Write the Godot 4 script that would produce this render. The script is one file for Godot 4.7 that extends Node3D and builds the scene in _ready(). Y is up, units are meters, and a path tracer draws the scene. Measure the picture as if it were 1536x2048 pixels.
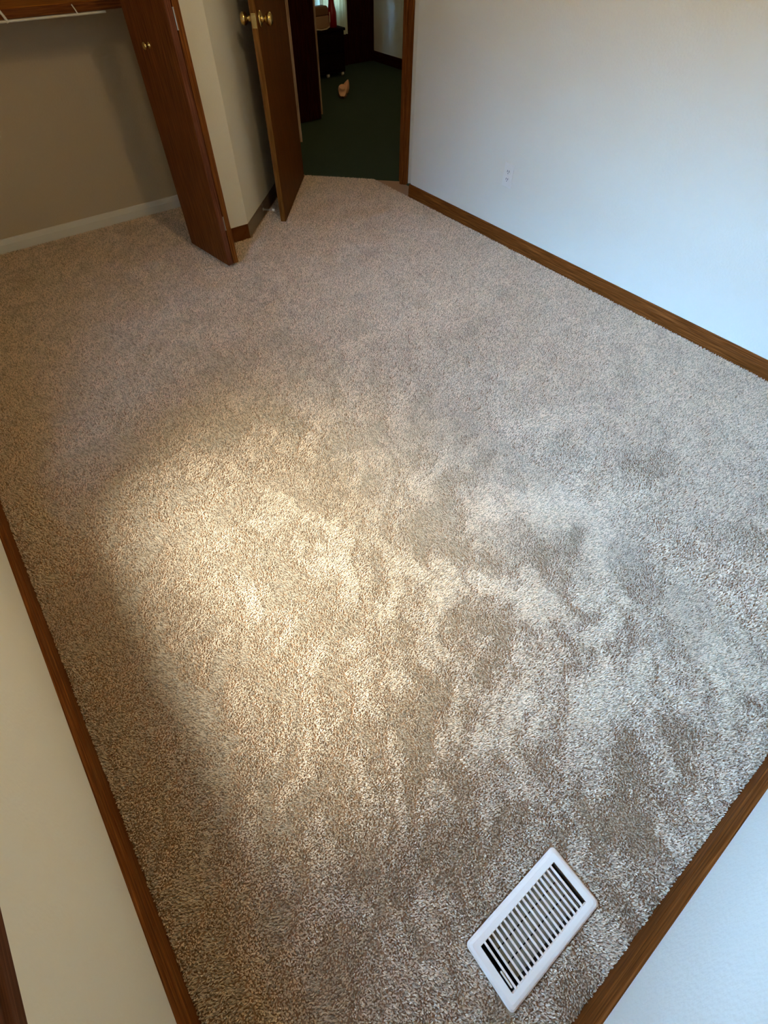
extends Node3D
# Empty bedroom with new beige carpet. u runs across the room, v into it; world = (u, y, -v), metres, y = 0 at the carpet's tips.

var mats := {}
var taken := {}

# ---------------------------------------------------------------- naming
func tag(o: Node, label: String, category: String, kind := "", group := "") -> void:
	o.set_meta("label", label)
	o.set_meta("category", category)
	if kind != "": o.set_meta("kind", kind)
	if group != "": o.set_meta("group", group)

func numbered(called: String) -> String:
	var n: int = taken.get(called, 0)
	taken[called] = n + 1
	return called if n == 0 else "%s_%03d" % [called, n]

func put(called: String, st: SurfaceTool, m: Material, parent: Node = null) -> MeshInstance3D:
	st.generate_normals()
	var o := MeshInstance3D.new()
	o.mesh = st.commit()
	o.material_override = m
	o.name = numbered(called) if parent == null else called
	var p: Node = self if parent == null else parent
	p.add_child(o, true)
	return o

func thing(called: String, xf: Transform3D) -> Node3D:
	var o := Node3D.new()
	o.name = numbered(called)
	add_child(o)
	o.transform = xf
	return o

# ---------------------------------------------------------------- shapes
func V(u: float, y: float, v: float) -> Vector3:
	return Vector3(u, y, -v)

func at(u: float, y: float, v: float) -> Transform3D:
	return Transform3D(Basis(), V(u, y, v))

func begin(smooth := false) -> SurfaceTool:
	var st := SurfaceTool.new()
	st.begin(Mesh.PRIMITIVE_TRIANGLES)
	st.set_smooth_group(0 if smooth else -1)
	return st

# one planar face, turned so that it faces away from `mid`; uv in metres, v along `grain`
func face(st: SurfaceTool, p: Array, mid: Vector3, grain: Vector3) -> void:
	var n: Vector3 = (p[1] - p[0]).cross(p[2] - p[0])
	if n.length_squared() < 1e-16 and p.size() > 3: n = (p[2] - p[0]).cross(p[3] - p[0])
	n = n.normalized()
	var c := Vector3.ZERO
	for q in p: c += q
	c /= p.size()
	var order: Array = p.duplicate()
	if n.dot(c - mid) > 0.0: order.reverse()     # clockwise seen from outside
	var g := grain - n * n.dot(grain)
	if g.length() < 0.05: g = n.cross(Vector3(0.37, 0.61, 0.7))
	g = g.normalized()
	var s := n.cross(g)
	for k in range(1, order.size() - 1):
		for q in [order[0], order[k], order[k + 1]]:
			st.set_uv(Vector2(q.dot(s), q.dot(g)))
			st.add_vertex(q)

# box with chamfered edges, centred on xf
func box(st: SurfaceTool, xf: Transform3D, size: Vector3, c := 0.0, grain := Vector3.ZERO) -> void:
	var h := size * 0.5
	var g := grain
	if g == Vector3.ZERO:
		g = Vector3.RIGHT if size.x >= size.y and size.x >= size.z else (Vector3.UP if size.y >= size.z else Vector3.BACK)
	g = (xf.basis * g).normalized()
	var mid := xf.origin
	var P := func(sx: float, sy: float, sz: float, ax: int) -> Vector3:
		var q := Vector3(sx * (h.x - (0.0 if ax == 0 else c)), sy * (h.y - (0.0 if ax == 1 else c)), sz * (h.z - (0.0 if ax == 2 else c)))
		return xf * q
	for s in [-1.0, 1.0]:
		face(st, [P.call(s, -1, -1, 0), P.call(s, 1, -1, 0), P.call(s, 1, 1, 0), P.call(s, -1, 1, 0)], mid, g)
		face(st, [P.call(-1, s, -1, 1), P.call(1, s, -1, 1), P.call(1, s, 1, 1), P.call(-1, s, 1, 1)], mid, g)
		face(st, [P.call(-1, -1, s, 2), P.call(1, -1, s, 2), P.call(1, 1, s, 2), P.call(-1, 1, s, 2)], mid, g)
	if c > 0.0:
		for a in [-1.0, 1.0]:
			for b in [-1.0, 1.0]:
				face(st, [P.call(a, b, -1, 0), P.call(a, b, 1, 0), P.call(a, b, 1, 1), P.call(a, b, -1, 1)], mid, g)
				face(st, [P.call(a, -1, b, 0), P.call(a, 1, b, 0), P.call(a, 1, b, 2), P.call(a, -1, b, 2)], mid, g)
				face(st, [P.call(-1, a, b, 1), P.call(1, a, b, 1), P.call(1, a, b, 2), P.call(-1, a, b, 2)], mid, g)
				for d in [-1.0, 1.0]:
					face(st, [P.call(a, b, d, 0), P.call(a, b, d, 1), P.call(a, b, d, 2)], mid, g)

# box between two corners given as (u, y, v)
func bar(st: SurfaceTool, u0: float, u1: float, y0: float, y1: float, v0: float, v1: float, c := 0.0) -> void:
	box(st, at((u0 + u1) / 2, (y0 + y1) / 2, (v0 + v1) / 2), Vector3(absf(u1 - u0), absf(y1 - y0), absf(v1 - v0)), c)

# upright prism over a floor outline of (u, v) points
func prism(st: SurfaceTool, pts: Array, y0: float, y1: float) -> void:
	var poly := PackedVector2Array()
	for p in pts: poly.append(p)
	var tri := Geometry2D.triangulate_polygon(poly)
	for k in range(0, tri.size(), 3):
		var a := poly[tri[k]]
		var b := poly[tri[k + 1]]
		var c := poly[tri[k + 2]]
		var m := (a + b + c) / 3.0
		face(st, [V(a.x, y1, a.y), V(b.x, y1, b.y), V(c.x, y1, c.y)], V(m.x, y0, m.y), Vector3.RIGHT)
		face(st, [V(a.x, y0, a.y), V(b.x, y0, b.y), V(c.x, y0, c.y)], V(m.x, y1, m.y), Vector3.RIGHT)
	var ccw := not Geometry2D.is_polygon_clockwise(poly)
	for k in poly.size():
		var a := poly[k]
		var b := poly[(k + 1) % poly.size()]
		var d := (b - a).normalized()
		var inward := Vector2(-d.y, d.x) if ccw else Vector2(d.y, -d.x)
		var m := (a + b) / 2.0 + inward * 0.01
		face(st, [V(a.x, y0, a.y), V(b.x, y0, b.y), V(b.x, y1, b.y), V(a.x, y1, a.y)], V(m.x, (y0 + y1) / 2, m.y), Vector3.UP)

# moulding: a profile of (out, across) points swept from a to b; `out` leaves the wall, `across` is the second axis
func moulding(st: SurfaceTool, a: Vector3, b: Vector3, out: Vector3, across: Vector3, prof: Array, cut_a := 0.0, cut_b := 0.0) -> void:
	var along := (b - a).normalized()
	var mid2 := Vector2.ZERO
	for p in prof: mid2 += p
	mid2 /= prof.size()
	var ring_a := []
	var ring_b := []
	for p in prof:
		ring_a.append(a + out * p.x + across * p.y + along * (cut_a * p.x))
		ring_b.append(b + out * p.x + across * p.y - along * (cut_b * p.x))
	var mid := (a + b) / 2 + out * mid2.x + across * mid2.y
	for k in prof.size():
		var j := (k + 1) % prof.size()
		face(st, [ring_a[k], ring_b[k], ring_b[j], ring_a[j]], mid, along)
	for k in range(1, prof.size() - 1):
		face(st, [ring_a[0], ring_a[k], ring_a[k + 1]], mid, across)
		face(st, [ring_b[0], ring_b[k], ring_b[k + 1]], mid, across)

# turned shape: (radius, height) along the y axis of xf
func lathe(st: SurfaceTool, xf: Transform3D, prof: Array, n := 20, sx := 1.0, sz := 1.0) -> void:
	for k in prof.size() - 1:
		for i in n:
			var a0 := TAU * i / n
			var a1 := TAU * (i + 1) / n
			var q := []
			for e in [[k, a0], [k + 1, a0], [k + 1, a1], [k, a1]]:
				var p: Vector2 = prof[e[0]]
				q.append(xf * Vector3(p.x * cos(e[1]) * sx, p.y, p.x * sin(e[1]) * sz))
			for t in [[0, 2, 1], [0, 3, 2]]:
				var p0: Vector3 = q[t[0]]
				var p1: Vector3 = q[t[1]]
				var p2: Vector3 = q[t[2]]
				if (p1 - p0).cross(p2 - p0).length_squared() < 1e-18: continue
				for w in [p0, p1, p2]:
					st.set_uv(Vector2(float(i) / n, w.y))
					st.add_vertex(w)

func tube(st: SurfaceTool, pts: Array, r: float, n := 8) -> void:
	var rings := []
	for k in pts.size():
		var d: Vector3 = (pts[mini(k + 1, pts.size() - 1)] - pts[maxi(k - 1, 0)]).normalized()
		var s := d.cross(Vector3.UP if absf(d.y) < 0.9 else Vector3.RIGHT).normalized()
		var t := s.cross(d)
		var ring := []
		for i in n: ring.append(pts[k] + (s * cos(TAU * i / n) + t * sin(TAU * i / n)) * r)
		rings.append(ring)
	for k in pts.size() - 1:
		var mid: Vector3 = (pts[k] + pts[k + 1]) / 2
		for i in n:
			face(st, [rings[k][i], rings[k + 1][i], rings[k + 1][(i + 1) % n], rings[k][(i + 1) % n]], mid, pts[k + 1] - pts[k])
	face(st, rings[0], pts[1], Vector3.UP)
	face(st, rings[-1], pts[-2], Vector3.UP)

# ---------------------------------------------------------------- materials
func wood_image() -> ImageTexture:
	var f := FastNoiseLite.new()
	f.seed = 11
	f.frequency = 1.0
	f.fractal_octaves = 3
	var img := Image.create(256, 1024, false, Image.FORMAT_RGB8)
	for y in 1024:
		for x in 256:
			var a := float(x) / 256.0
			var b := float(y) / 1024.0
			# the tile wraps along the grain: cross-fade of two shifted samples
			var t := b
			var g0 := f.get_noise_2d(a * 22.0, b * 3.0)
			var g1 := f.get_noise_2d(a * 22.0, (b - 1.0) * 3.0)
			var s0 := f.get_noise_2d(a * 95.0 + 40.0, b * 7.0)
			var s1 := f.get_noise_2d(a * 95.0 + 40.0, (b - 1.0) * 7.0)
			var g := lerpf(g0, g1, t)
			var s := lerpf(s0, s1, t)
			var k := clampf(0.74 + g * 0.30 + s * 0.22, 0.25, 1.0)
			img.set_pixel(x, y, Color(k, k * (0.97 + 0.05 * g), k * (0.94 + 0.1 * g)))
	img.generate_mipmaps()
	return ImageTexture.create_from_image(img)

func noise_tex(freq: float, bump: float, seed_: int, size := 512) -> NoiseTexture2D:
	var f := FastNoiseLite.new()
	f.seed = seed_
	f.frequency = freq
	f.fractal_octaves = 3
	var t := NoiseTexture2D.new()
	t.width = size
	t.height = size
	t.seamless = true
	t.noise = f
	if bump > 0.0:
		t.as_normal_map = true
		t.bump_strength = bump
	return t

func mat(key: String, c: Color, rough: float, metal := 0.0) -> StandardMaterial3D:
	var m := StandardMaterial3D.new()
	m.albedo_color = c
	m.roughness = rough
	m.metallic = metal
	mats[key] = m
	return m

func make_materials() -> void:
	var grain := wood_image()
	for w in [["trim", Color(0.58, 0.335, 0.15), 0.5], ["bifold", Color(0.60, 0.35, 0.18), 0.45], ["bifold_edge", Color(0.52, 0.31, 0.22), 0.5],
			["slab", Color(0.48, 0.28, 0.11), 0.42], ["slab_edge", Color(0.62, 0.42, 0.22), 0.5], ["pale_edge", Color(0.84, 0.70, 0.58), 0.6],
			["dark", Color(0.26, 0.10, 0.07), 0.4], ["shelf", Color(0.86, 0.54, 0.22), 0.6], ["window_wood", Color(0.43, 0.26, 0.17), 0.45]]:
		var m := mat(w[0], w[1], w[2])
		m.albedo_texture = grain
		m.metallic_specular = 0.12
		m.uv1_scale = Vector3(5.0, 1.1, 1.0)
	var paint := mat("wall", Color(0.89, 0.86, 0.785), 0.62)
	paint.normal_enabled = true
	paint.normal_texture = noise_tex(0.06, 3.0, 5)
	paint.normal_scale = 0.25
	paint.uv1_triplanar = true
	paint.uv1_world_triplanar = true
	paint.uv1_scale = Vector3(2.2, 2.2, 2.2)
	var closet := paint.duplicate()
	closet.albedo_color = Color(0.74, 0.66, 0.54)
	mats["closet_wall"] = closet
	mat("siding", Color(0.42, 0.34, 0.28), 0.9)
	mat("grass", Color(0.27, 0.34, 0.18), 1.0)
	mat("ceiling", Color(0.93, 0.92, 0.89), 0.85)
	mat("white_trim", Color(0.86, 0.83, 0.77), 0.5)
	var base := mat("carpet_base", Color(0.66, 0.51, 0.38), 1.0)
	base.uv1_triplanar = true
	var pile := mat("pile", Color(1, 1, 1), 0.95)
	pile.vertex_color_use_as_albedo = true
	pile.metallic_specular = 0.2
	var green := mat("green", Color(0.16, 0.235, 0.145), 1.0)
	green.normal_enabled = true
	green.normal_texture = noise_tex(0.12, 12.0, 8)
	green.uv1_triplanar = true
	green.uv1_world_triplanar = true
	green.uv1_scale = Vector3(3, 3, 3)
	mat("enamel", Color(0.96, 0.87, 0.78), 0.38)
	mat("damper", Color(0.66, 0.63, 0.55), 0.5)
	mat("duct", Color(0.10, 0.075, 0.05), 0.7)
	mat("plastic", Color(0.90, 0.875, 0.82), 0.35)
	mat("slot", Color(0.05, 0.05, 0.05), 0.6)
	mat("brass", Color(0.84, 0.73, 0.47), 0.22, 1.0)
	mat("chrome", Color(0.75, 0.73, 0.70), 0.3, 1.0)
	mat("glass", Color(0.95, 0.98, 1.0, 0.06), 0.0).transparency = BaseMaterial3D.TRANSPARENCY_ALPHA
	var sheer := mat("sheer", Color(0.86, 0.88, 0.80), 0.9)
	sheer.backlight_enabled = true
	sheer.backlight = Color(0.40, 0.35, 0.25)
	mat("red", Color(0.50, 0.015, 0.03), 0.3)
	mat("tan", Color(0.62, 0.47, 0.34), 0.9)
	mat("slipper", Color(0.93, 0.72, 0.56), 0.95)
	mat("slipper_dark", Color(0.45, 0.30, 0.18), 0.95)
	mat("cushion_pipe", Color(0.78, 0.72, 0.62), 0.9)
	mat("cabinet", Color(0.10, 0.05, 0.04), 0.7).metallic_specular = 0.1
	var dim := mat("hall_fill_glass", Color(0.9, 0.87, 0.8), 0.4)  # glowing dome of the added hall lamp
	dim.emission_enabled = true
	dim.emission = Color(1.0, 0.83, 0.6)
	dim.emission_energy_multiplier = 0.6
	var glow := mat("lamp_glass", Color(0.95, 0.92, 0.85), 0.4)
	glow.emission_enabled = true
	glow.emission = Color(1.0, 0.80, 0.55)
	glow.emission_energy_multiplier = 2.0

# ---------------------------------------------------------------- the place
const S0 := 6.012      # u + v of the door wall's room face
const S1 := 6.175      # and of its hall face

func sw(s: float, w: float, y: float) -> Vector3:
	return V((s + w) / 2, y, (s - w) / 2)
func sw2(s: float, w: float) -> Vector2:
	return Vector2((s + w) / 2, (s - w) / 2)

func _ready() -> void:
	# ---- camera
	var cam := Camera3D.new()
	cam.name = "camera"
	cam.fov = 93.48
	cam.near = 0.02
	cam.transform = Transform3D(Basis(Vector3.UP, -0.671372) * Basis(Vector3.RIGHT, -0.927753) * Basis(Vector3.BACK, 0.012698), Vector3(0, 1.45, 0))
	add_child(cam)
	cam.current = true
	# ---- sky, exposure
	var env := Environment.new()
	var sky := Sky.new()
	var ps := ProceduralSkyMaterial.new()
	ps.sky_top_color = Color(0.51, 0.73, 0.975)
	ps.sky_horizon_color = Color(0.68, 0.83, 0.97)
	ps.ground_bottom_color = Color(0.20, 0.22, 0.18)
	ps.ground_horizon_color = Color(0.42, 0.45, 0.42)
	ps.sun_angle_max = 34.0
	ps.sun_curve = 0.15
	ps.sky_energy_multiplier = 7.2
	ps.ground_energy_multiplier = 1.2
	sky.sky_material = ps
	env.background_mode = Environment.BG_SKY
	env.sky = sky
	env.ambient_light_source = Environment.AMBIENT_SOURCE_SKY
	env.tonemap_mode = Environment.TONE_MAPPER_LINEAR
	env.tonemap_exposure = 1.0
	env.sdfgi_enabled = true
	env.ssao_enabled = true
	env.ssil_enabled = true
	var we := WorldEnvironment.new()
	we.name = "environment"
	we.environment = env
	add_child(we)
	# ---- a hazy sun, high in front of the left wall's window
	var sun := DirectionalLight3D.new()
	sun.name = "sun"
	sun.light_color = Color(0.90, 0.975, 1.0)
	sun.light_energy = 4.7
	sun.light_angular_distance = 28.0
	sun.shadow_enabled = true
	sun.look_at_from_position(V(-0.52, 1.32, 0.75), V(0.25, 0.0, 0.87))
	add_child(sun)
	make_materials()

	floors()
	walls()
	windows()
	mouldings()
	ceiling_lamp()
	bedroom_door()
	bifold()
	closet_shelf()
	register()
	outlet()
	door_stop()
	hall()
	outside()
	carpet_pile()

func outside() -> void:
	# unseen wings and house added to shape the window light, with the lawn
	var st := begin()
	bar(st, -3.3, -0.582, -0.4, 2.9, -0.75, -0.45)
	tag(put("wall_light_block", st, mats.siding), "unseen wing added to block daylight on the near side of the bedroom window", "wall", "structure")
	st = begin()
	bar(st, -2.2, -0.582, -0.4, 2.9, 2.1, 2.3)
	tag(put("wall_light_block", st, mats.siding), "unseen wing added to block daylight on the far side of the bedroom window", "wall", "structure")
	st = begin()
	bar(st, -12.0, -8.0, -0.4, 2.6, -5.0, 8.0)
	moulding(st, V(-10, 2.6, -5.4), V(-10, 2.6, 8.4), Vector3.RIGHT, Vector3.UP, [Vector2(-2.4, 0), Vector2(2.4, 0), Vector2(0, 1.4)])
	tag(put("house_light_block", st, mats.siding), "unseen house added across the lawn to block the low sky", "house")
	st = begin()
	bar(st, -30, -0.582, -0.6, -0.4, -20, 25)
	tag(put("lawn", st, mats.grass), "lawn outside the bedroom window", "lawn", "structure")

func floors() -> void:
	var st := begin()
	prism(st, [Vector2(-0.6, -0.6), Vector2(0.1, -0.6), Vector2(0.1, 4.0), Vector2(-0.6, 4.0)], -0.16, -0.009)
	prism(st, [Vector2(0.346, -0.6), Vector2(2.75, -0.6), Vector2(2.75, 3.328), Vector2(2.078, 4.0), Vector2(0.346, 4.0)], -0.16, -0.009)
	prism(st, [Vector2(0.1, -0.6), Vector2(0.346, -0.6), Vector2(0.346, -0.34), Vector2(0.1, -0.34)], -0.16, -0.009)
	prism(st, [Vector2(0.1, -0.241), Vector2(0.346, -0.241), Vector2(0.346, 4.0), Vector2(0.1, 4.0)], -0.16, -0.009)
	var o := put("floor", st, mats.carpet_base)
	tag(o, "bedroom floor under new speckled beige cut pile carpet", "floor", "structure")
	st = begin()
	prism(st, [Vector2(2.75, 3.328), Vector2(2.75, 2.9), Vector2(5.06, 2.9), Vector2(5.06, 6.69), Vector2(1.9, 6.69), Vector2(1.9, 4.0), Vector2(2.078, 4.0)], -0.16, -0.003)
	o = put("floor", st, mats.green)
	tag(o, "dark green carpeted hall floor beyond the open bedroom door", "floor", "structure")

func walls() -> void:
	var H := 2.44
	# left wall, with the window's opening
	var st := begin()
	bar(st, -0.582, -0.462, -0.1, 0.62, -0.583, 4.01)
	bar(st, -0.582, -0.462, 2.02, H, -0.583, 4.01)
	bar(st, -0.582, -0.462, 0.62, 2.02, -0.583, 0.10)
	bar(st, -0.582, -0.462, 0.62, 2.02, 1.40, 4.01)
	tag(put("wall_left", st, mats.wall), "beige left wall with a brown framed window above the camera's corner", "wall", "structure")
	st = begin()
	bar(st, -0.462, 2.743, -0.1, H, -0.583, -0.463)
	tag(put("wall_near", st, mats.wall), "bluish white wall at bottom right beside the floor register", "wall", "structure")
	st = begin()
	prism(st, [Vector2(2.623, -0.463), Vector2(2.623, 3.038), sw2(S0, -0.415), sw2(S1, -0.415), sw2(S1, -0.25), Vector2(2.743, 2.96), Vector2(2.743, -0.463)], -0.1, H)
	tag(put("wall_right", st, mats.wall), "long pale right wall carrying the white electrical outlet", "wall", "structure")
	# the diagonal wall that holds the bedroom door
	st = begin()
	prism(st, [sw2(S0, -0.538), sw2(S0, -0.415), sw2(S1, -0.415), sw2(S1, -0.538)], -0.1, H)
	prism(st, [sw2(S0, -1.742), sw2(S0, -0.538), sw2(S1, -0.538), sw2(S1, -1.742)], 2.07, H)
	tag(put("wall_door", st, mats.wall), "diagonal wall around the open bedroom doorway", "wall", "structure")
	# stub wall between the closet and the door, one outline
	st = begin()
	prism(st, [Vector2(1.16, 3.166), Vector2(1.367, 3.166), sw2(S0, -1.799), sw2(S0, -1.742), sw2(S1, -1.742), Vector2(2.12, 4.01), Vector2(2.0, 3.90), Vector2(1.38, 3.281), Vector2(1.16, 3.281)], -0.1, H)
	bar(st, -0.462, 1.16, 2.05, H, 3.166, 3.281)
	tag(put("wall_closet", st, mats.wall), "closet front wall and short angled wall behind the open door", "wall", "structure")
	st = begin()
	bar(st, -0.582, 2.12, -0.1, H, 3.891, 4.01)
	tag(put("wall_far", st, mats.closet_wall), "shaded back wall inside the closet above its white baseboard", "wall", "structure")
	# hall
	st = begin()
	bar(st, 4.952, 5.072, -0.1, H, 2.78, 6.70)
	bar(st, 2.743, 4.952, -0.1, H, 2.78, 2.90)
	bar(st, 1.88, 2.0, -0.1, H, 4.01, 6.70)
	bar(st, 2.0, 4.22, -0.1, H, 6.582, 6.70)
	bar(st, 4.48, 4.952, -0.1, H, 6.582, 6.70)
	bar(st, 4.22, 4.48, -0.1, 0.5, 6.582, 6.70)
	bar(st, 4.22, 4.48, 1.9, H, 6.582, 6.70)
	tag(put("wall_hall", st, mats.wall), "beige hall walls seen through the doorway past the green carpet", "wall", "structure")
	st = begin()
	bar(st, -0.70, 5.2, H, H + 0.12, -0.70, 6.82)
	tag(put("ceiling", st, mats.ceiling), "white ceiling closing the bedroom, closet and hall", "ceiling", "structure")

func casing_profile() -> Array:   # (out, across) across 0 = the opening's side
	return [Vector2(0, 0), Vector2(0.008, 0), Vector2(0.011, 0.004), Vector2(0.012, 0.018), Vector2(0.010, 0.021), Vector2(0.0165, 0.027), Vector2(0.0165, 0.052), Vector2(0.013, 0.058), Vector2(0, 0.058)]

func windows() -> void:
	# window in the left wall: opening v 0.10..1.40, y 0.62..2.02
	var w := thing("window", at(-0.462, 0.62, 0.75))
	w.name = "window_1"
	tag(w, "brown framed bedroom window low on the left wall at the photo's lower left edge", "window", "structure")
	var inv := w.transform.affine_inverse()
	var st := begin()
	for y in [0.62, 2.02]:
		var up := Vector3.DOWN if y < 1.0 else Vector3.UP
		moulding(st, inv * V(-0.462, y, 0.10 - 0.058), inv * V(-0.462, y, 1.40 + 0.058), Vector3.RIGHT, up, casing_profile())
	for v in [0.10, 1.40]:
		var side := Vector3.BACK if v < 0.5 else Vector3.FORWARD
		moulding(st, inv * V(-0.462, 0.62, v), inv * V(-0.462, 2.02, v), Vector3.RIGHT, side, casing_profile())
	put("casing", st, mats.window_wood, w)
	st = begin()
	for y in [0.632, 2.008]: box(st, inv * at(-0.522, y, 0.75), Vector3(0.116, 0.024, 1.298), 0.002)
	for v in [0.113, 1.387]: box(st, inv * at(-0.522, 1.32, v), Vector3(0.116, 1.35, 0.024), 0.002)
	put("jamb", st, mats.window_wood, w)
	for k in 2:
		var u := -0.515 - 0.03 * k
		var y0 := 0.645 if k == 0 else 1.30
		var sash := begin()
		for y in [y0 + 0.02, y0 + 0.67]: box(sash, inv * at(u, y, 0.75), Vector3(0.03, 0.042, 1.25), 0.003)
		for v in [0.145, 1.355]: box(sash, inv * at(u, y0 + 0.345, v), Vector3(0.03, 0.61, 0.042), 0.003)
		var s := put("sash", sash, mats.window_wood, w)
		var g := begin()
		box(g, inv * at(u, y0 + 0.345, 0.75), Vector3(0.004, 0.61, 1.17))
		put("pane", g, mats.glass, s)

func base_profile() -> Array:   # (out, up)
	return [Vector2(0, -0.012), Vector2(0.0125, -0.012), Vector2(0.0125, 0.044), Vector2(0.0108, 0.049), Vector2(0.0085, 0.068), Vector2(0.0065, 0.0745), Vector2(0.003, 0.077), Vector2(0, 0.077)]

func baseboard(called: String, a: Vector2, b: Vector2, m: Material, label: String, cut_a := 0.0, cut_b := 0.0, scale_y := 1.0, parent: Node = null) -> MeshInstance3D:
	# the room lies to the right of a -> b seen from above with u right and v up
	var d := (b - a).normalized()
	var out := V(d.y, 0, -d.x)
	var prof := []
	for p in base_profile(): prof.append(Vector2(p.x, p.y * scale_y if p.y > 0 else p.y))
	var st := begin()
	moulding(st, V(a.x, 0, a.y), V(b.x, 0, b.y), out, Vector3.UP, prof, cut_a, cut_b)
	var o := put(called, st, m, parent)
	if parent == null: tag(o, label, "baseboard", "structure")
	return o

func mouldings() -> void:
	baseboard("baseboard_left", Vector2(-0.462, -0.463), Vector2(-0.462, 3.15), mats.trim, "brown stained baseboard along the left wall below the window")
	baseboard("baseboard_near", Vector2(2.623, -0.463), Vector2(-0.462, -0.463), mats.trim, "brown stained baseboard at bottom right behind the floor register")
	baseboard("baseboard_right", Vector2(2.623, 3.046), Vector2(2.623, -0.463), mats.trim, "brown stained baseboard along the long right wall under the outlet")
	var b := baseboard("baseboard_stub", sw2(S0 - 0.03, -1.799), Vector2(1.367, 3.166), mats.trim, "brown baseboard wrapping the wall corner behind the open door", 0.0, -0.414)
	# going round the corner to the closet opening
	baseboard("front_piece", Vector2(1.367, 3.166), Vector2(1.164, 3.166), mats.trim, "", -0.414, 0.0, 1.0, b)
	baseboard("baseboard_return", sw2(5.76, -0.415), sw2(S0 - 0.02, -0.415), mats.trim, "short dark baseboard piece beside the right door casing", 0.0, 0.0, 1.6)
	baseboard("baseboard_closet", Vector2(-0.45, 3.891), Vector2(1.98, 3.891), mats.white_trim, "white baseboard along the back wall inside the closet", 0, 0, 0.9)
	baseboard("baseboard_hall", Vector2(4.952, 6.57), Vector2(4.952, 2.92), mats.dark, "dark baseboard under the beige hall wall past the green carpet", 0, 0, 1.2)
	# bedroom doorway: jambs with stops, casings
	var st := begin()
	for w in [-0.5515, -1.7285]:
		var c := sw((S0 + S1) / 2, w, 1.02)
		box(st, Transform3D(Basis(Vector3.UP, PI / 4), c), Vector3((S1 - S0) / 1.41421 + 0.004, 2.06, 0.019), 0.002, Vector3.UP)
		var side := -1.0 if w > -1.0 else 1.0
		box(st, Transform3D(Basis(Vector3.UP, PI / 4), sw(S0 + 0.05 + 0.045, w + side * 0.021, 1.02)), Vector3(0.034, 2.05, 0.011), 0.002, Vector3.UP)
	box(st, Transform3D(Basis(Vector3.UP, PI / 4), sw((S0 + S1) / 2, -1.14, 2.06)), Vector3((S1 - S0) / 1.41421, 0.02, 0.85), 0.002)
	var jamb := put("trim_1", st, mats.trim)
	tag(jamb, "brown stained door jamb and casing at the right of the open doorway", "door frame", "structure")
	var out := Vector3(-0.70711, 0, 0.70711)
	var across := Vector3(0.70711, 0, 0.70711)
	st = begin()
	moulding(st, sw(S0, -0.556, -0.012), sw(S0, -0.556, 2.06), out, across, casing_profile())
	moulding(st, sw(S1, -0.556, -0.012), sw(S1, -0.556, 2.06), -out, across, casing_profile())
	put("casing", st, mats.trim, jamb)
	st = begin()
	moulding(st, sw(S0, -1.726, -0.012), sw(S0, -1.726, 2.06), out, -across, [Vector2(0, 0), Vector2(0.011, 0), Vector2(0.0165, 0.02), Vector2(0.0165, 0.048), Vector2(0, 0.048)])
	put("casing", st, mats.trim, jamb)
	st = begin()
	moulding(st, sw(S0, -1.76, 2.065), sw(S0, -0.48, 2.065), out, Vector3.UP, casing_profile())
	put("casing", st, mats.trim, jamb)

func ceiling_lamp() -> void:
	var t := thing("ceiling_light", at(1.15, 2.44, 1.32))
	tag(t, "round flush ceiling light with a glowing warm glass dome", "ceiling light")
	var st := begin(true)
	lathe(st, Transform3D(), [Vector2(0.0, -0.001), Vector2(0.165, -0.001), Vector2(0.17, -0.012), Vector2(0.165, -0.024), Vector2(0.0, -0.024)], 32)
	put("base_ring", st, mats.brass, t)
	st = begin(true)
	var prof := []
	for k in 11:
		var a := PI / 2 * k / 10
		prof.append(Vector2(0.155 * cos(a), -0.025 - 0.10 * sin(a)))
	lathe(st, Transform3D(), prof, 32)
	put("glass_dome", st, mats.lamp_glass, t)
	var l := OmniLight3D.new()
	l.name = "bulb_light"
	l.light_color = Color(1.0, 0.88, 0.66)
	l.light_energy = 0.8
	l.light_size = 0.09
	l.omni_range = 12.0
	l.omni_attenuation = 2.0
	l.shadow_enabled = true
	l.position = Vector3(0, -0.16, 0)
	t.add_child(l)

func knob_profile() -> Array:   # from the face outwards
	return [Vector2(0.0, 0.0), Vector2(0.032, 0.0), Vector2(0.033, 0.003), Vector2(0.028, 0.008), Vector2(0.014, 0.011), Vector2(0.0115, 0.02), Vector2(0.0115, 0.030), Vector2(0.020, 0.035), Vector2(0.0265, 0.043), Vector2(0.0275, 0.051), Vector2(0.0255, 0.060), Vector2(0.018, 0.0655), Vector2(0.0, 0.067)]

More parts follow.
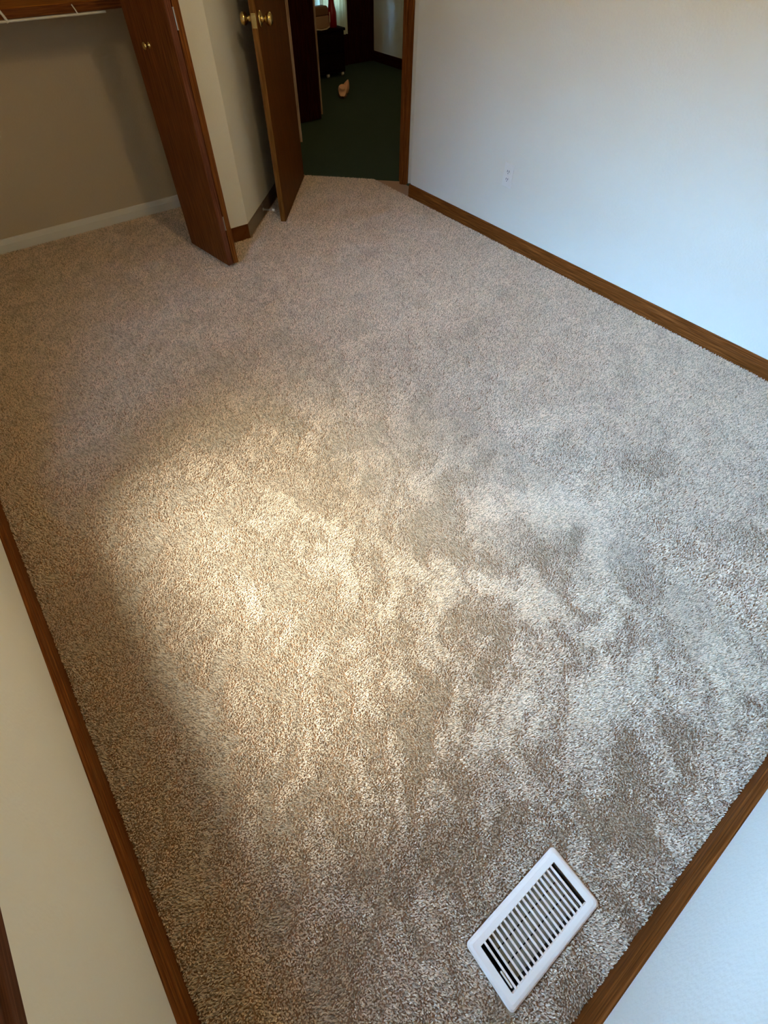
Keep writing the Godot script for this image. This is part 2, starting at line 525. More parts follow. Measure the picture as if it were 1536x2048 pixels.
func bedroom_door() -> void:
	# leaf: right face from the free edge (1.664, 3.207) along d; local x = along the leaf from the hinge's far end, z = out of the right face
	var d := Vector3(0.656, 0, -0.755).normalized()
	var n := Vector3(0.755, 0, 0.656).normalized()
	var t := thing("door", Transform3D(Basis(d, Vector3.UP, n), V(1.664, 0.003, 3.208)))
	t.name = "door_1"
	tag(t, "flat brown wooden bedroom door standing open with brass knobs on both sides", "door", "structure")
	var st := begin()
	box(st, Transform3D(Basis(), Vector3(0.403, 1.015, -0.0175)), Vector3(0.806, 2.03, 0.035), 0.0015, Vector3.UP)
	put("leaf", st, mats.slab, t)
	st = begin()
	box(st, Transform3D(Basis(), Vector3(-0.0005, 1.015, -0.0175)), Vector3(0.003, 2.024, 0.0325), 0.0008, Vector3.UP)
	put("edge_strip", st, mats.slab_edge, t)
	st = begin()
	box(st, Transform3D(Basis(), Vector3(0.800, 1.125, 0.0085)), Vector3(0.010, 1.80, 0.017), 0.0008, Vector3.UP)
	put("hinge_strip", st, mats.pale_edge, t).set_meta("label", "pale strip along the hinge edge")
	for s in [1.0, -1.0]:
		st = begin(true)
		var xf := Transform3D(Basis(Vector3.RIGHT, PI / 2 if s > 0 else -PI / 2), Vector3(0.062, 0.967, 0.0 if s > 0 else -0.035))
		lathe(st, xf, knob_profile().slice(0, 5), 24)
		var rose := put("rose", st, mats.brass, t)
		st = begin(true)
		lathe(st, xf, knob_profile().slice(4), 24)
		put("knob", st, mats.brass, rose)
	st = begin()
	box(st, Transform3D(Basis(), Vector3(-0.003, 0.967, -0.0175)), Vector3(0.003, 0.057, 0.025), 0.001)
	put("latch_plate", st, mats.brass, t)
	for y in [0.24, 1.02, 1.80]:
		st = begin(true)
		lathe(st, Transform3D(Basis(), Vector3(0.816, y - 0.045, -0.041)), [Vector2(0, -0.004), Vector2(0.004, -0.003), Vector2(0.0055, 0.0), Vector2(0.0055, 0.09), Vector2(0.004, 0.094), Vector2(0, 0.096)], 12)
		put("hinge", st, mats.brass, t)

func bifold() -> void:
	# two folded leaves: the knob leaf (left) and the jamb leaf (right), meeting at the edge nearest the camera
	var d := Vector3(1.009 - 1.061, 0, -(3.265 - 2.860)).normalized()      # from the near edge back to the track
	var n := Vector3(d.z, 0, -d.x)                                          # towards the closet's left
	if n.x > 0: n = -n
	var side := -n
	var t := thing("door", Transform3D(Basis(d, Vector3.UP, side) if d.cross(Vector3.UP).dot(side) > 0 else Basis(d, Vector3.UP, -n), V(1.061, 0.018, 2.860)))
	t.name = "door_2"
	tag(t, "dark red brown bifold closet door folded open at the closet jamb", "closet door", "structure")
	var L := 0.408
	var leaf := begin()
	box(leaf, Transform3D(Basis(), Vector3(L / 2, 1.0, 0.0165)), Vector3(L, 2.0, 0.033), 0.0015, Vector3.UP)
	var a := put("leaf", leaf, mats.bifold, t)
	var e := begin()
	box(e, Transform3D(Basis(), Vector3(-0.0008, 1.0, 0.0165)), Vector3(0.003, 1.996, 0.031), 0.0008, Vector3.UP)
	put("edge_strip", e, mats.bifold_edge, a)
	var k := begin(true)
	lathe(k, Transform3D(Basis(Vector3.RIGHT, -PI / 2), Vector3(L - 0.172, 0.933, 0.0)), [Vector2(0, 0), Vector2(0.013, 0), Vector2(0.0125, 0.003), Vector2(0.007, 0.006), Vector2(0.0065, 0.012), Vector2(0.011, 0.016), Vector2(0.0145, 0.021), Vector2(0.014, 0.026), Vector2(0.009, 0.0295), Vector2(0, 0.0305)], 20)
	put("knob", k, mats.brass, a)
	leaf = begin()
	var turn := Transform3D(Basis(Vector3.UP, -0.012), Vector3(0.0, 0, 0.037))
	box(leaf, turn * Transform3D(Basis(), Vector3(L / 2, 1.0, 0.0165)), Vector3(L, 2.0, 0.033), 0.0015, Vector3.UP)
	var b := put("leaf", leaf, mats.bifold, t)
	e = begin()
	box(e, turn * Transform3D(Basis(), Vector3(-0.0008, 1.0, 0.0165)), Vector3(0.003, 1.996, 0.031), 0.0008, Vector3.UP)
	put("edge_strip", e, mats.trim, b)
	for y in [0.225, 1.04, 1.80]:
		var h := begin()
		box(h, Transform3D(Basis(), Vector3(-0.003, y, 0.035)), Vector3(0.006, 0.066, 0.006), 0.001)
		for s in [-0.034, 0.034]:
			box(h, Transform3D(Basis(), Vector3(-0.003, y + s, 0.035)), Vector3(0.007, 0.002, 0.0075))
		put("hinge", h, mats.chrome, t)

func closet_shelf() -> void:
	var t := thing("closet_shelf", at(0.45, 1.016, 3.735))
	tag(t, "brown wooden closet shelf with a thin white rail below its front edge", "shelf")
	var inv := t.transform.affine_inverse()
	var st := begin()
	bar(st, -0.455, 1.37, 1.020, 1.052, 3.585, 3.888, 0.002)
	put_local("board", st, mats.shelf, t, inv)
	st = begin()
	bar(st, -0.455, 1.37, 1.018, 1.050, 3.577, 3.5845, 0.002)
	put_local("front_edge", st, mats.bifold, t, inv)
	st = begin()
	tube(st, [V(-0.455, 1.012, 3.569), V(1.02, 1.012, 3.569)], 0.0045)
	var rail := put_local("rail", st, mats.white_trim, t, inv)
	for u in [-0.10, 0.555, 0.875, 1.22]:
		var big: bool = is_equal_approx(u, 0.555)
		st = begin()
		tube(st, [V(u + 0.012, 1.008, 3.566), V(u + 0.004, 1.03, 3.569), V(u - 0.004, 1.047, 3.571)], 0.006 if big else 0.003)
		put_local("bracket", st, mats.white_trim, t, inv)

# a mesh made in world coordinates, moved into its thing's own axes
func put_local(called: String, st: SurfaceTool, m: Material, parent: Node3D, inv: Transform3D) -> MeshInstance3D:
	var s2 := SurfaceTool.new()
	st.generate_normals()
	s2.append_from(st.commit(), 0, inv)
	var o := MeshInstance3D.new()
	o.mesh = s2.commit()
	o.material_override = m
	o.name = called
	parent.add_child(o, true)
	return o

func register() -> void:
	var t := thing("floor_register", at(0.223, 0.0, -0.291))
	tag(t, "white metal floor register with slotted grille set in the carpet at bottom right", "vent")
	# faceplate: a ring with a rolled outer edge; local x = u, local z = -v
	var hx := 0.149
	var hz := 0.071
	var ix := 0.1245
	var iz := 0.0485
	var st := begin()
	var rings := []
	for r in [[hx, hz, 0.0, 0.010], [hx, hz, 0.003, 0.010], [hx - 0.0035, hz - 0.0035, 0.0065, 0.009], [hx - 0.010, hz - 0.010, 0.0085, 0.006], [ix, iz, 0.0085, 0.002], [ix, iz, 0.0065, 0.002]]:
		var ring := []
		for q in 4:
			var sx := [1.0, -1.0, -1.0, 1.0][q] as float
			var sz := [1.0, 1.0, -1.0, -1.0][q] as float
			for i in 5:
				var ang := PI / 2 * q + PI / 8 * i
				ring.append(Vector3(sx * (r[0] - r[3]) + cos(ang) * r[3], r[2], sz * (r[1] - r[3]) + sin(ang) * r[3]))
		rings.append(ring)
	for k in rings.size() - 1:
		for i in 20:
			var j := (i + 1) % 20
			var mid: Vector3 = (rings[k][i] + rings[k + 1][i]) / 2
			mid = Vector3(mid.x * (0.9 if k < 4 else 1.1), -0.02, mid.z * (0.9 if k < 4 else 1.1))
			face(st, [rings[k][i], rings[k][j], rings[k + 1][j], rings[k + 1][i]], mid, Vector3.RIGHT)
	put("faceplate", st, mats.enamel, t)
	for k in 19:
		st = begin()
		box(st, Transform3D(Basis(), Vector3(-ix + 0.01245 * (k + 1), 0.0035, 0)), Vector3(0.0048, 0.009, iz * 2), 0.0008)
		put("slat", st, mats.enamel, t)
	# rounded slot ends: a lip along both long sides
	st = begin()
	for s in [-1.0, 1.0]: box(st, Transform3D(Basis(), Vector3(0, 0.003, s * (iz + 0.003))), Vector3(ix * 2, 0.007, 0.009), 0.001)
	put("lip", st, mats.enamel, t)
	for k in 3:
		st = begin()
		box(st, Transform3D(Basis(Vector3.RIGHT, 0.14), Vector3(0.004, -0.021 - 0.001 * k, -0.0305 + 0.0305 * k)), Vector3(0.200, 0.0012, 0.0285))
		put("damper_blade", st, mats.damper, t)
	for x in [-0.098, 0.108]:
		st = begin()
		box(st, Transform3D(Basis(), Vector3(x, -0.02, 0)), Vector3(0.002, 0.03, 0.094))
		put("damper_frame", st, mats.damper, t)
	st = begin()
	box(st, Transform3D(Basis(Vector3.RIGHT, 0.12), Vector3(-ix + 0.0065, 0.0015, 0.026)), Vector3(0.0042, 0.009, 0.034), 0.0015)
	put("damper_lever", st, mats.enamel, t)
	st = begin()
	for s in [-1.0, 1.0]:
		box(st, Transform3D(Basis(), Vector3(s * (ix - 0.002), -0.07, 0)), Vector3(0.002, 0.136, 0.097))
		box(st, Transform3D(Basis(), Vector3(0, -0.07, s * (iz - 0.001))), Vector3(0.245, 0.136, 0.002))
	box(st, Transform3D(Basis(), Vector3(0, -0.139, 0)), Vector3(0.245, 0.003, 0.097))
	put("duct_sleeve", st, mats.duct, t)

func outlet() -> void:
	# local x = towards the room (-u), y up, z along v
	var t := thing("electrical_outlet", Transform3D(Basis(), V(2.623, 0.365, 2.155)))
	tag(t, "white duplex electrical outlet low on the long pale right wall", "outlet")
	var st := begin()
	box(st, Transform3D(Basis(), Vector3(-0.003, 0, 0)), Vector3(0.006, 0.118, 0.072), 0.0022)
	put("cover_plate", st, mats.plastic, t)
	for s in [-1.0, 1.0]:
		st = begin()
		var prof := []
		for i in 20:
			var a := TAU * i / 20
			prof.append(Vector3(-0.0085, s * 0.0195 + clampf(sin(a) * 0.0175, -0.0135, 0.0135), cos(a) * 0.0172))
		var back := []
		for p in prof: back.append(Vector3(-0.005, p.y, p.z))
		for i in 20: face(st, [prof[i], prof[(i + 1) % 20], back[(i + 1) % 20], back[i]], Vector3(-0.006, s * 0.0195, 0), Vector3.UP)
		face(st, prof, Vector3(0, s * 0.0195, 0), Vector3.UP)
		var r := put("receptacle", st, mats.plastic, t)
		st = begin()
		for z in [-0.0064, 0.0064]: box(st, Transform3D(Basis(), Vector3(-0.0086, s * 0.0195 + 0.003, z)), Vector3(0.0006, 0.0105, 0.0034))
		box(st, Transform3D(Basis(), Vector3(-0.0086, s * 0.0195 - 0.0075, 0)), Vector3(0.0006, 0.0045, 0.0045), 0.0002)
		put("slot", st, mats.slot, r)
	st = begin(true)
	lathe(st, Transform3D(Basis(Vector3.BACK, PI / 2), Vector3(-0.0058, 0, 0)), [Vector2(0, 0.002), Vector2(0.0028, 0.0014), Vector2(0.0034, 0.0)], 12)
	put("screw", st, mats.plastic, t)

func door_stop() -> void:
	# spring stop on the angled wall's baseboard; local y runs out of the wall
	var out := Vector3(0.70711, 0, 0.70711)
	var p := sw(4.955, -1.783, 0.047)
	var t := thing("door_stop", Transform3D(Basis(Vector3.UP.cross(out).normalized(), out, -Vector3.UP), p))
	tag(t, "spring door stop with white tip on the baseboard behind the open door", "door stop")
	var st := begin(true)
	lathe(st, Transform3D(), [Vector2(0, 0), Vector2(0.011, 0), Vector2(0.010, 0.005), Vector2(0.006, 0.009), Vector2(0, 0.009)], 14)
	put("base", st, mats.chrome, t)
	var pts := []
	for k in 97: pts.append(Vector3(cos(TAU * k / 8.0) * 0.0052, 0.008 + 0.058 * k / 96.0, sin(TAU * k / 8.0) * 0.0052))
	st = begin()
	tube(st, pts, 0.0013, 5)
	put("spring", st, mats.chrome, t)
	st = begin(true)
	lathe(st, Transform3D(), [Vector2(0, 0.064), Vector2(0.007, 0.064), Vector2(0.0085, 0.067), Vector2(0.0085, 0.079), Vector2(0.0065, 0.082), Vector2(0, 0.0825)], 14)
	put("rubber_tip", st, mats.plastic, t)

func hall() -> void:
	# a second door, standing open across the hall
	var t := thing("door", at(3.124, 0.0, 4.95))
	t.name = "door_3"
	tag(t, "dark wooden hall door standing open just past the bedroom door's hinges", "door", "structure")
	var st := begin()
	box(st, Transform3D(Basis(), Vector3(-0.42, 1.02, -0.0175)), Vector3(0.80, 2.03, 0.035), 0.002, Vector3.UP)
	put("leaf", st, mats.dark, t)
	st = begin()
	box(st, Transform3D(Basis(), Vector3(-0.009, 1.05, -0.015)), Vector3(0.016, 2.03, 0.036), 0.002, Vector3.UP)
	put("edge_strip", st, mats.pale_edge, t).set_meta("label", "pale narrow edge")
	# dark wood door on the end wall, right of the curtain
	t = thing("door", at(4.72, 0.0, 6.57))
	t.name = "door_4"
	tag(t, "dark red brown door at the far end of the hall right of the curtain", "door", "structure")
	st = begin()
	box(st, Transform3D(Basis(), Vector3(0, 1.02, 0)), Vector3(0.34, 2.04, 0.03), 0.002, Vector3.UP)
	put("leaf", st, mats.dark, t)
	st = begin()
	for x in [-0.2, 0.2]: box(st, Transform3D(Basis(), Vector3(x, 1.04, 0.008)), Vector3(0.06, 2.09, 0.03), 0.003, Vector3.UP)
	put("casing", st, mats.dark, t)
	st = begin()
	bar(st, 2.02, 4.44, -0.003, 0.5, 6.574, 6.583)
	tag(put("trim_2", st, mats.dark), "dark wood panelling under the far hall window", "trim", "structure")
	# far window behind the curtain
	t = thing("window", at(4.35, 0.5, 6.62))
	t.name = "window_2"
	tag(t, "narrow hall window hidden behind the white pleated curtain", "window", "structure")
	st = begin()
	for x in [-0.12, 0.12]: box(st, Transform3D(Basis(), Vector3(x, 0.7, 0)), Vector3(0.03, 1.39, 0.04), 0.002)
	for y in [0.016, 1.384]: box(st, Transform3D(Basis(), Vector3(0, y, 0)), Vector3(0.26, 0.03, 0.04), 0.002)
	put("frame", st, mats.dark, t)
	st = begin()
	box(st, Transform3D(Basis(), Vector3(0, 0.7, 0)), Vector3(0.24, 1.35, 0.004))
	put("pane", st, mats.glass, t)
	# curtain with standing pleats; the strip nearest the door hangs lower
	t = thing("curtain", at(4.36, 0.28, 6.505))
	tag(t, "white pleated curtain hanging behind the dark cabinet at the end of the hall", "curtain")
	st = begin()
	var n := 72
	for i in n:
		var q := []
		for e in [[i, 0.0], [i, 1.0], [i + 1, 1.0], [i + 1, 0.0]]:
			var x: float = -0.19 + 0.36 * e[0] / n
			var bottom := 0.0
			q.append(Vector3(x, lerpf(bottom, 1.75, e[1]), sin(x * 150.0) * 0.012 + sin(x * 67.0 + 1.0) * 0.006))
		face(st, q, (q[0] + q[2]) / 2 + Vector3(0, 0, -0.2), Vector3.UP)
	put("cloth", st, mats.sheer, t)
	st = begin()
	tube(st, [Vector3(-0.26, 1.76, 0), Vector3(0.24, 1.76, 0)], 0.011)
	put("rod", st, mats.dark, t)
	# low dark cabinet on white casters
	t = thing("low_cabinet", at(4.06, 0.0, 6.27))
	tag(t, "low dark wooden cabinet on white casters at the end of the hall", "cabinet")
	st = begin()
	box(st, Transform3D(Basis(), Vector3(-0.05, 0.205, 0)), Vector3(0.46, 0.34, 0.22), 0.004)
	put("body", st, mats.cabinet, t)
	st = begin()
	box(st, Transform3D(Basis(), Vector3(-0.05, 0.387, 0)), Vector3(0.49, 0.022, 0.24), 0.004)
	put("cabinet_top", st, mats.cabinet, t)
	for y in [0.125, 0.28]:
		st = begin()
		box(st, Transform3D(Basis(), Vector3(-0.05, y, 0.114)), Vector3(0.42, 0.13, 0.012), 0.003)
		var dr := put("drawer", st, mats.cabinet, t)
		st = begin(true)
		lathe(st, Transform3D(Basis(Vector3.RIGHT, PI / 2), Vector3(-0.05, y, 0.12)), [Vector2(0, 0), Vector2(0.007, 0), Vector2(0.006, 0.01), Vector2(0.013, 0.018), Vector2(0.01, 0.026), Vector2(0, 0.028)], 12)
		put("knob", st, mats.cabinet, dr)
	for c in [[-0.05, 0.085], [0.15, 0.085], [-0.25, 0.085], [-0.25, -0.085], [0.15, -0.085]]:
		st = begin(true)
		lathe(st, Transform3D(Basis(Vector3.BACK, PI / 2), Vector3(c[0] + 0.012, 0.018, c[1])), [Vector2(0, 0), Vector2(0.02, 0), Vector2(0.021, 0.004), Vector2(0.021, 0.02), Vector2(0.02, 0.024), Vector2(0, 0.024)], 14)
		put("caster", st, mats.plastic, t)
	# tan cushion-like box on the cabinet
	t = thing("tan_box", at(3.965, 0.398, 6.22))
	tag(t, "tan square soft box with pale piping standing on the dark hall cabinet", "box")
	st = begin()
	box(st, Transform3D(Basis(Vector3.UP, 0.1), Vector3(0, 0.055, 0)), Vector3(0.20, 0.110, 0.11), 0.014)
	put("body", st, mats.tan, t)
	st = begin()
	box(st, Transform3D(Basis(Vector3.UP, 0.1), Vector3(-0.002, 0.138, 0)), Vector3(0.198, 0.076, 0.112), 0.016)
	put("lid", st, mats.slipper_dark, t)
	st = begin()
	tube(st, [Vector3(-0.09, 0.012, 0.068), Vector3(-0.02, 0.004, 0.066), Vector3(0.05, 0.006, 0.06), Vector3(0.096, 0.018, 0.05), Vector3(0.106, 0.06, 0.046), Vector3(0.107, 0.13, 0.046)], 0.006, 6)
	put("piping", st, mats.cushion_pipe, t)
	# red bottle
	t = thing("red_bottle", at(4.145, 0.398, 6.24))
	tag(t, "tall red bottle standing beside the tan box on the hall cabinet", "bottle")
	st = begin(true)
	lathe(st, Transform3D(), [Vector2(0, 0), Vector2(0.044, 0), Vector2(0.048, 0.006), Vector2(0.050, 0.10), Vector2(0.048, 0.125), Vector2(0.036, 0.16), Vector2(0.030, 0.19), Vector2(0.028, 0.27), Vector2(0.031, 0.272), Vector2(0.031, 0.29), Vector2(0, 0.29)], 24)
	put("body", st, mats.red, t)
	st = begin(true)
	lathe(st, Transform3D(), [Vector2(0.0, 0.29), Vector2(0.029, 0.29), Vector2(0.029, 0.325), Vector2(0.025, 0.33), Vector2(0, 0.33)], 20)
	put("cap", st, mats.red, t)
	# unseen ceiling lamp added to warm and brighten the hall
	t = thing("ceiling_light", at(3.5, 2.44, 4.6))
	tag(t, "small unseen ceiling lamp added to brighten the hall above the green carpet", "ceiling light")
	st = begin(true)
	lathe(st, Transform3D(), [Vector2(0, -0.001), Vector2(0.10, -0.001), Vector2(0.10, -0.02), Vector2(0, -0.02)], 24)
	put("base_ring", st, mats.brass, t)
	st = begin(true)
	lathe(st, Transform3D(), [Vector2(0.09, -0.02), Vector2(0.085, -0.05), Vector2(0.06, -0.078), Vector2(0.03, -0.09), Vector2(0, -0.093)], 24)
	put("glass_dome", st, mats.hall_fill_glass, t)
	var l := OmniLight3D.new()
	l.name = "bulb_light"
	l.light_color = Color(1.0, 0.86, 0.62)
	l.light_energy = 0.24
	l.light_size = 0.06
	l.omni_range = 10.0
	l.omni_attenuation = 2.0
	l.shadow_enabled = true
	l.position = Vector3(0, -0.12, 0)
	t.add_child(l)
	# slipper lying on the green carpet
	var a := 0.95
	t = thing("slipper", Transform3D(Basis(Vector3.UP, a), V(3.73, -0.002, 5.49)))
	tag(t, "tan slipper lying alone on the dark green hall carpet", "slipper")
	slipper(t)

func slipper(t: Node3D) -> void:
	# local x from heel (-) to toe (+)
	var st := begin(true)
	var n := 18
	var m := 14
	var ring := func(i: int, lo: float, hi: float) -> Array:
		var x: float = -0.115 + 0.23 * i / n
		var w := 0.046 * pow(maxf(0.0, 1.0 - pow(absf(x + 0.0) / 0.118, 3.2)), 0.5) * (1.0 + 0.10 * x / 0.115)
		var out := []
		for k in m:
			var a := TAU * k / m
			out.append(Vector3(x, lerpf(lo, hi, 0.5 + 0.5 * sin(a)), cos(a) * w))
		return out
	for part in 2:
		st = begin(true)
		for i in n:
			var rr := []
			for e in [i, i + 1]:
				var x: float = -0.115 + 0.23 * float(e) / n
				if part == 0: rr.append(ring.call(e, 0.0, 0.022))
				else:
					var top := 0.022 + 0.062 * clampf((0.118 - absf(x - 0.01)) / 0.06, 0.0, 1.0)
					rr.append(ring.call(e, 0.016, top))
			for k in m:
				var j := (k + 1) % m
				for tri in [[rr[0][k], rr[0][j], rr[1][j]], [rr[0][k], rr[1][j], rr[1][k]]]:
					for q in tri:
						st.set_uv(Vector2(q.x, q.z))
						st.add_vertex(q)
		put("sole" if part == 0 else "upper", st, mats.slipper_dark if part == 0 else mats.slipper, t)
	st = begin(true)
	lathe(st, Transform3D(Basis(Vector3.BACK, 0.12), Vector3(-0.045, 0.079, 0)), [Vector2(0.0, 0.0), Vector2(0.026, 0.002), Vector2(0.034, 0.008), Vector2(0.038, 0.006), Vector2(0.040, -0.004)], 20, 1.25, 0.85)
	put("collar", st, mats.slipper, t)
	# the heel tab stands up to the right
	st = begin(true)
	lathe(st, Transform3D(Basis(Vector3.BACK, 0.25) * Basis(Vector3.RIGHT, 0.35), Vector3(0.055, 0.05, 0.035)), [Vector2(0.050, -0.02), Vector2(0.050, 0.01), Vector2(0.040, 0.035), Vector2(0.022, 0.062), Vector2(0.008, 0.078), Vector2(0.0, 0.081)], 16, 1.0, 0.7)
	put("heel_tab", st, mats.slipper, t)

# ---------------------------------------------------------------- carpet pile: leaning twisted tufts, far too many to count
func on_carpet(u: float, v: float) -> bool:
	if u < -0.4505 or v < -0.4505 or v > 3.8785 or u > 2.6105: return false
	if u + v > 6.078: return false
	if u > 0.072 and u < 0.374 and v > -0.364 and v < -0.218: return false
	if v <= 3.152 and u <= 2.6105 and v <= 3.04: return true
	var w := u - v
	if v <= 3.152: return w < -0.415
	if w > -1.782 and w < -0.427: return true
	if v > 3.166 and v < 3.285 and u > 1.158: return false
	if w < -1.905 and (u < 1.16 or v > 3.28): return true
	return v > 3.15 and v < 3.29 and u < 1.158

# marks left by feet and the vacuum cleaner: from (u, v) to (u, v), radius, how far the pile is laid over (below 0: away from the window)
const BRUSHED := [
	[1.20, 1.23, 1.17, 1.15, 0.049, -1.0],
	[0.70, 0.69, 1.00, 0.77, 0.079, -1.3],
	[0.71, 1.27, 0.91, 1.19, 0.069, -1.0],
	[1.59, 0.38, 1.77, 0.36, 0.067, -1.2],
	[0.03, 1.86, -0.00, 1.72, 0.060, -1.0],
	[0.30, 1.58, 0.45, 1.62, 0.051, -1.1],
	[0.31, 2.41, 0.45, 2.36, 0.052, -1.0],
	[0.06, 2.39, 0.15, 2.35, 0.043, -1.0],
	[0.19, 2.63, 0.19, 2.50, 0.040, -0.8],
	[0.49, 2.04, 0.66, 1.96, 0.049, -1.0],
	[-0.08, 1.37, 0.03, 1.18, 0.032, -1.1],
	[0.25, 0.63, 0.31, 0.56, 0.065, -0.9],
	[-0.03, 0.68, 0.05, 0.57, 0.060, -0.9],
	[0.52, 0.18, 0.68, 0.23, 0.046, -1.1],
	[0.50, -0.09, 0.61, -0.03, 0.045, -1.1],
	[2.17, 1.75, 2.17, 1.65, 0.063, -1.0],
	[1.54, 2.48, 1.93, 2.51, 0.087, -0.7],
	[1.62, 1.52, 1.92, 1.52, 0.062, -0.6],
	[-0.23, 2.39, -0.13, 2.20, 0.034, -1.0],
	[0.08, 2.15, 0.26, 2.27, 0.036, -0.8],
	[-0.01, 3.51, 0.09, 3.47, 0.059, -0.8],
	[0.15, 3.11, 0.32, 3.12, 0.047, -0.7],
	[0.52, 2.53, 0.73, 2.43, 0.050, -0.8],
	[0.61, 1.58, 0.68, 1.45, 0.042, -0.7],
	[0.15, 1.32, 0.26, 0.91, 0.024, -0.8],
	[0.36, 1.39, 0.50, 1.02, 0.022, -0.7],
	[-0.21, 0.80, -0.19, 0.52, 0.057, -0.8],
	[0.17, 0.76, 0.31, 0.72, 0.028, -0.8],
	[1.24, 0.12, 1.18, 0.05, 0.074, -0.8],
	[0.76, 0.57, 0.84, 0.41, 0.056, -0.9],
	[0.99, 0.43, 1.09, 0.26, 0.046, -0.9],
	[1.60, 0.07, 1.61, -0.08, 0.082, -0.7],
	[1.33, 0.48, 1.34, 0.41, 0.044, -0.8],
	[0.46, -0.30, 0.65, -0.25, 0.031, -0.5],
	[0.35, 0.03, 0.33, -0.06, 0.049, -0.5],
	[0.96, 0.68, 1.32, 0.40, 0.106, 1.2],
	[1.25, 0.31, 1.11, 0.23, 0.067, 1.4],
	[0.77, 0.40, 0.77, 0.38, 0.054, 1.5],
	[0.88, 0.30, 0.81, 0.22, 0.069, 1.4],
	[0.99, 0.16, 1.03, 0.15, 0.064, 1.4],
	[0.89, 0.05, 1.06, 0.06, 0.034, 1.5],
	[0.62, 0.63, 0.65, 0.46, 0.072, 1.0],
	[0.39, 0.86, 0.44, 0.57, 0.072, 0.8],
	[0.33, 0.15, 1.13, -0.25, 0.100, 0.8],
	[0.58, 1.44, 0.66, 1.27, 0.064, 0.8],
	[0.07, 0.91, 0.15, 0.73, 0.068, 0.9],
	[0.36, 1.23, 0.50, 0.83, 0.025, 1.0],
	[0.15, 1.81, 0.25, 1.44, 0.039, 0.7],
	[1.19, 1.79, 2.27, 1.78, 0.073, 0.5],
	[1.35, 0.89, 1.70, 0.74, 0.063, 0.6],
	[0.42, -0.34, 0.48, -0.34, 0.022, 0.8],
]

# how the pile lies, on a grid of 1 cm
func lay_of_the_pile() -> PackedFloat32Array:
	var f := FastNoiseLite.new()
	f.seed = 4
	f.frequency = 1.0
	f.fractal_octaves = 4
	var g := PackedFloat32Array()
	g.resize(320 * 450)
	for i in 320:
		for j in 450:
			var u := -0.46 + 0.01 * i
			var v := -0.46 + 0.01 * j
			var wu := u + 0.10 * f.get_noise_2d(u * 3.0 + 9.0, v * 3.0)
			var wv := v + 0.10 * f.get_noise_2d(u * 3.0, v * 3.0 + 17.0)
			var a := f.get_noise_2d(wu * 4.2, wv * 4.2)
			var b := f.get_noise_2d((wu + wv) * 1.6 + 30.0, (wv - wu) * 12.0)
			var c := f.get_noise_2d((wu - 0.6 * wv) * 19.0 + 60.0, (wv + 0.6 * wu) * 2.4)
			var amp := lerpf(1.15, 0.5, smoothstep(0.5, 1.6, u))
			var x := 0.50 + amp * (2.0 * minf(0.06, a + 0.08) + 2.1 * minf(0.05, b + 0.03) + 2.3 * minf(0.05, c + 0.03))
			g[i * 450 + j] = x
	for s in BRUSHED:
		var p := Vector2(s[0], s[1])
		var q := Vector2(s[2], s[3])
		var r: float = s[4]
		var lo := Vector2(minf(p.x, q.x) - r * 1.5, minf(p.y, q.y) - r * 1.5)
		var hi := Vector2(maxf(p.x, q.x) + r * 1.5, maxf(p.y, q.y) + r * 1.5)
		for i in range(maxi(0, int((lo.x + 0.46) * 100)), mini(319, int((hi.x + 0.46) * 100)) + 1):
			for j in range(maxi(0, int((lo.y + 0.46) * 100)), mini(449, int((hi.y + 0.46) * 100)) + 1):
				var w := Vector2(-0.46 + 0.01 * i, -0.46 + 0.01 * j)
				var d := w.distance_to(Geometry2D.get_closest_point_to_segment(w, p, q)) / r + 0.9 * f.get_noise_2d(w.x * 9.0, w.y * 9.0)
				g[i * 450 + j] += s[5] * 0.8 * (1.0 - smoothstep(0.65, 1.05, d))
	return g

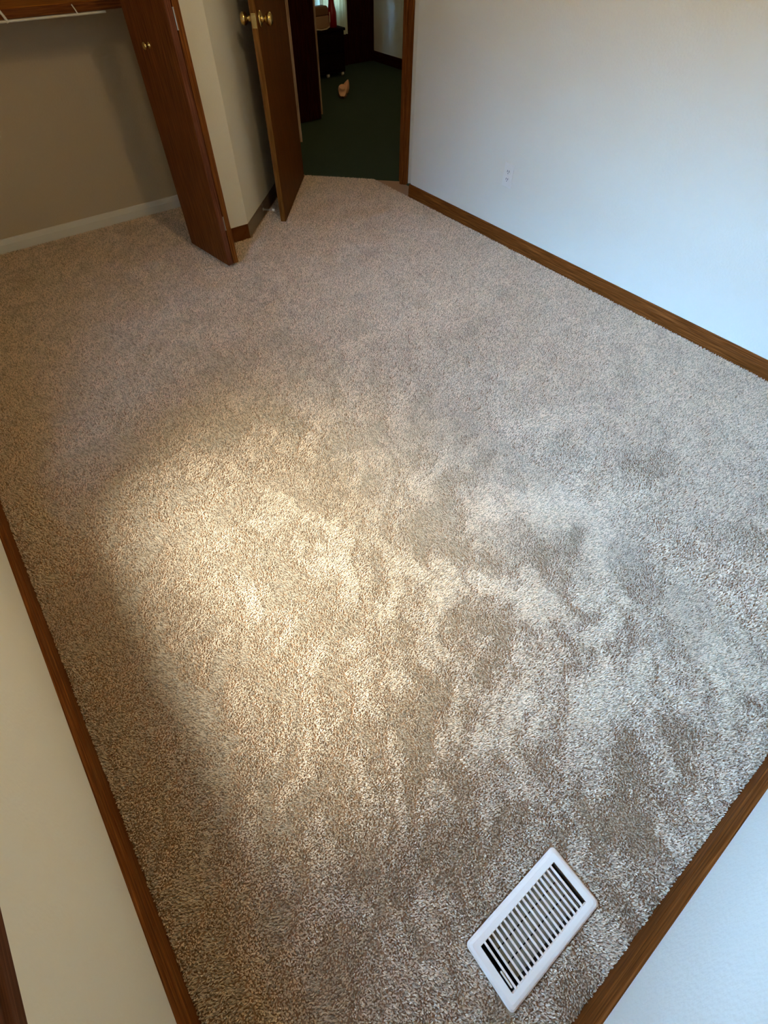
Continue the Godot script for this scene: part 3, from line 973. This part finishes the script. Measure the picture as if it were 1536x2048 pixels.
func carpet_pile() -> void:
	var g := lay_of_the_pile()
	var rng := RandomNumberGenerator.new()
	rng.seed = 77
	var buf := PackedFloat32Array()
	var zones := [[0.0038, -0.46, 1.32, -0.46, 1.25, 0.92], [0.0051, -0.46, 2.63, -0.46, 3.9, 1.18]]
	buf.resize(900000 * 16)
	var count := 0
	for zi in 2:
		var z: Array = zones[zi]
		var step: float = z[0]
		var nu := int((z[2] - z[1]) / step)
		var nv := int((z[4] - z[3]) / step)
		var fat: float = z[5]
		for i in nu:
			for j in nv:
				var u: float = z[1] + (i + rng.randf()) * step
				var v: float = z[3] + (j + rng.randf()) * step
				if zi == 1 and u < 1.32 and v < 1.25: continue
				if not on_carpet(u, v): continue
				var gi := clampi(int((u + 0.46) * 100.0 + rng.randf_range(-0.8, 0.8)), 0, 319)
				var gj := clampi(int((v + 0.46) * 100.0 + rng.randf_range(-0.8, 0.8)), 0, 449)
				var lean := clampf(g[gi * 450 + gj], -1.0, 1.3)
				var ang := 0.72 * lean + rng.randf_range(-0.36, 0.36)
				var ang2 := rng.randf_range(-0.5, 0.5)
				var up := Vector3(0.85 * ang + ang2 * 0.6, 1.0, 0.65 * ang - ang2 * 0.7).normalized()
				var yaw := rng.randf() * TAU
				var x := Vector3(cos(yaw), 0, sin(yaw))
				x = (x - up * up.dot(x)).normalized()
				var zz := x.cross(up)
				var s := fat * rng.randf_range(0.85, 1.2)
				var hgt := rng.randf_range(0.8, 1.12)
				var k := count * 16
				buf[k] = x.x * s
				buf[k + 1] = up.x * hgt
				buf[k + 2] = zz.x * s
				buf[k + 3] = u
				buf[k + 4] = x.y * s
				buf[k + 5] = up.y * hgt
				buf[k + 6] = zz.y * s
				buf[k + 7] = -0.0095
				buf[k + 8] = x.z * s
				buf[k + 9] = up.z * hgt
				buf[k + 10] = zz.z * s
				buf[k + 11] = -v
				# heather yarn: pale, mid and taupe strands
				var r := rng.randf()
				var c := 0.88 + 0.12 * rng.randf()
				if r < 0.25: c = 0.48 + 0.14 * rng.randf()
				elif r < 0.55: c = 0.70 + 0.14 * rng.randf()
				c *= 0.95 + 0.13 * lean  # shading of the laid pile also put into the tuft colour
				buf[k + 12] = c * 0.90
				buf[k + 13] = c * 0.675
				buf[k + 14] = c * 0.462
				buf[k + 15] = 1.0
				count += 1
	buf.resize(count * 16)
	var st := begin(true)
	var prof := [Vector2(0.0014, 0.0), Vector2(0.0019, 0.004), Vector2(0.0017, 0.0075), Vector2(0.0007, 0.0098)]
	lathe(st, Transform3D(), prof, 4)
	for i in 4:
		var tip := Vector3(0, 0.0104, 0)
		var p0 := Vector3(cos(TAU * i / 4) * 0.0007, 0.0098, sin(TAU * i / 4) * 0.0007)
		var p1 := Vector3(cos(TAU * (i + 1) / 4) * 0.0007, 0.0098, sin(TAU * (i + 1) / 4) * 0.0007)
		for q in [p0, p1, tip]:
			st.set_uv(Vector2(0, q.y))
			st.add_vertex(q)
	st.generate_normals()
	var mesh := st.commit()
	mesh.surface_set_material(0, mats.pile)
	var mm := MultiMesh.new()
	mm.transform_format = MultiMesh.TRANSFORM_3D
	mm.use_colors = true
	mm.mesh = mesh
	mm.instance_count = count
	mm.buffer = buf
	var o := MultiMeshInstance3D.new()
	o.name = "carpet_pile"
	o.multimesh = mm
	o.set_meta("kind", "stuff")
	get_node("floor").add_child(o)
	print("tufts ", count)
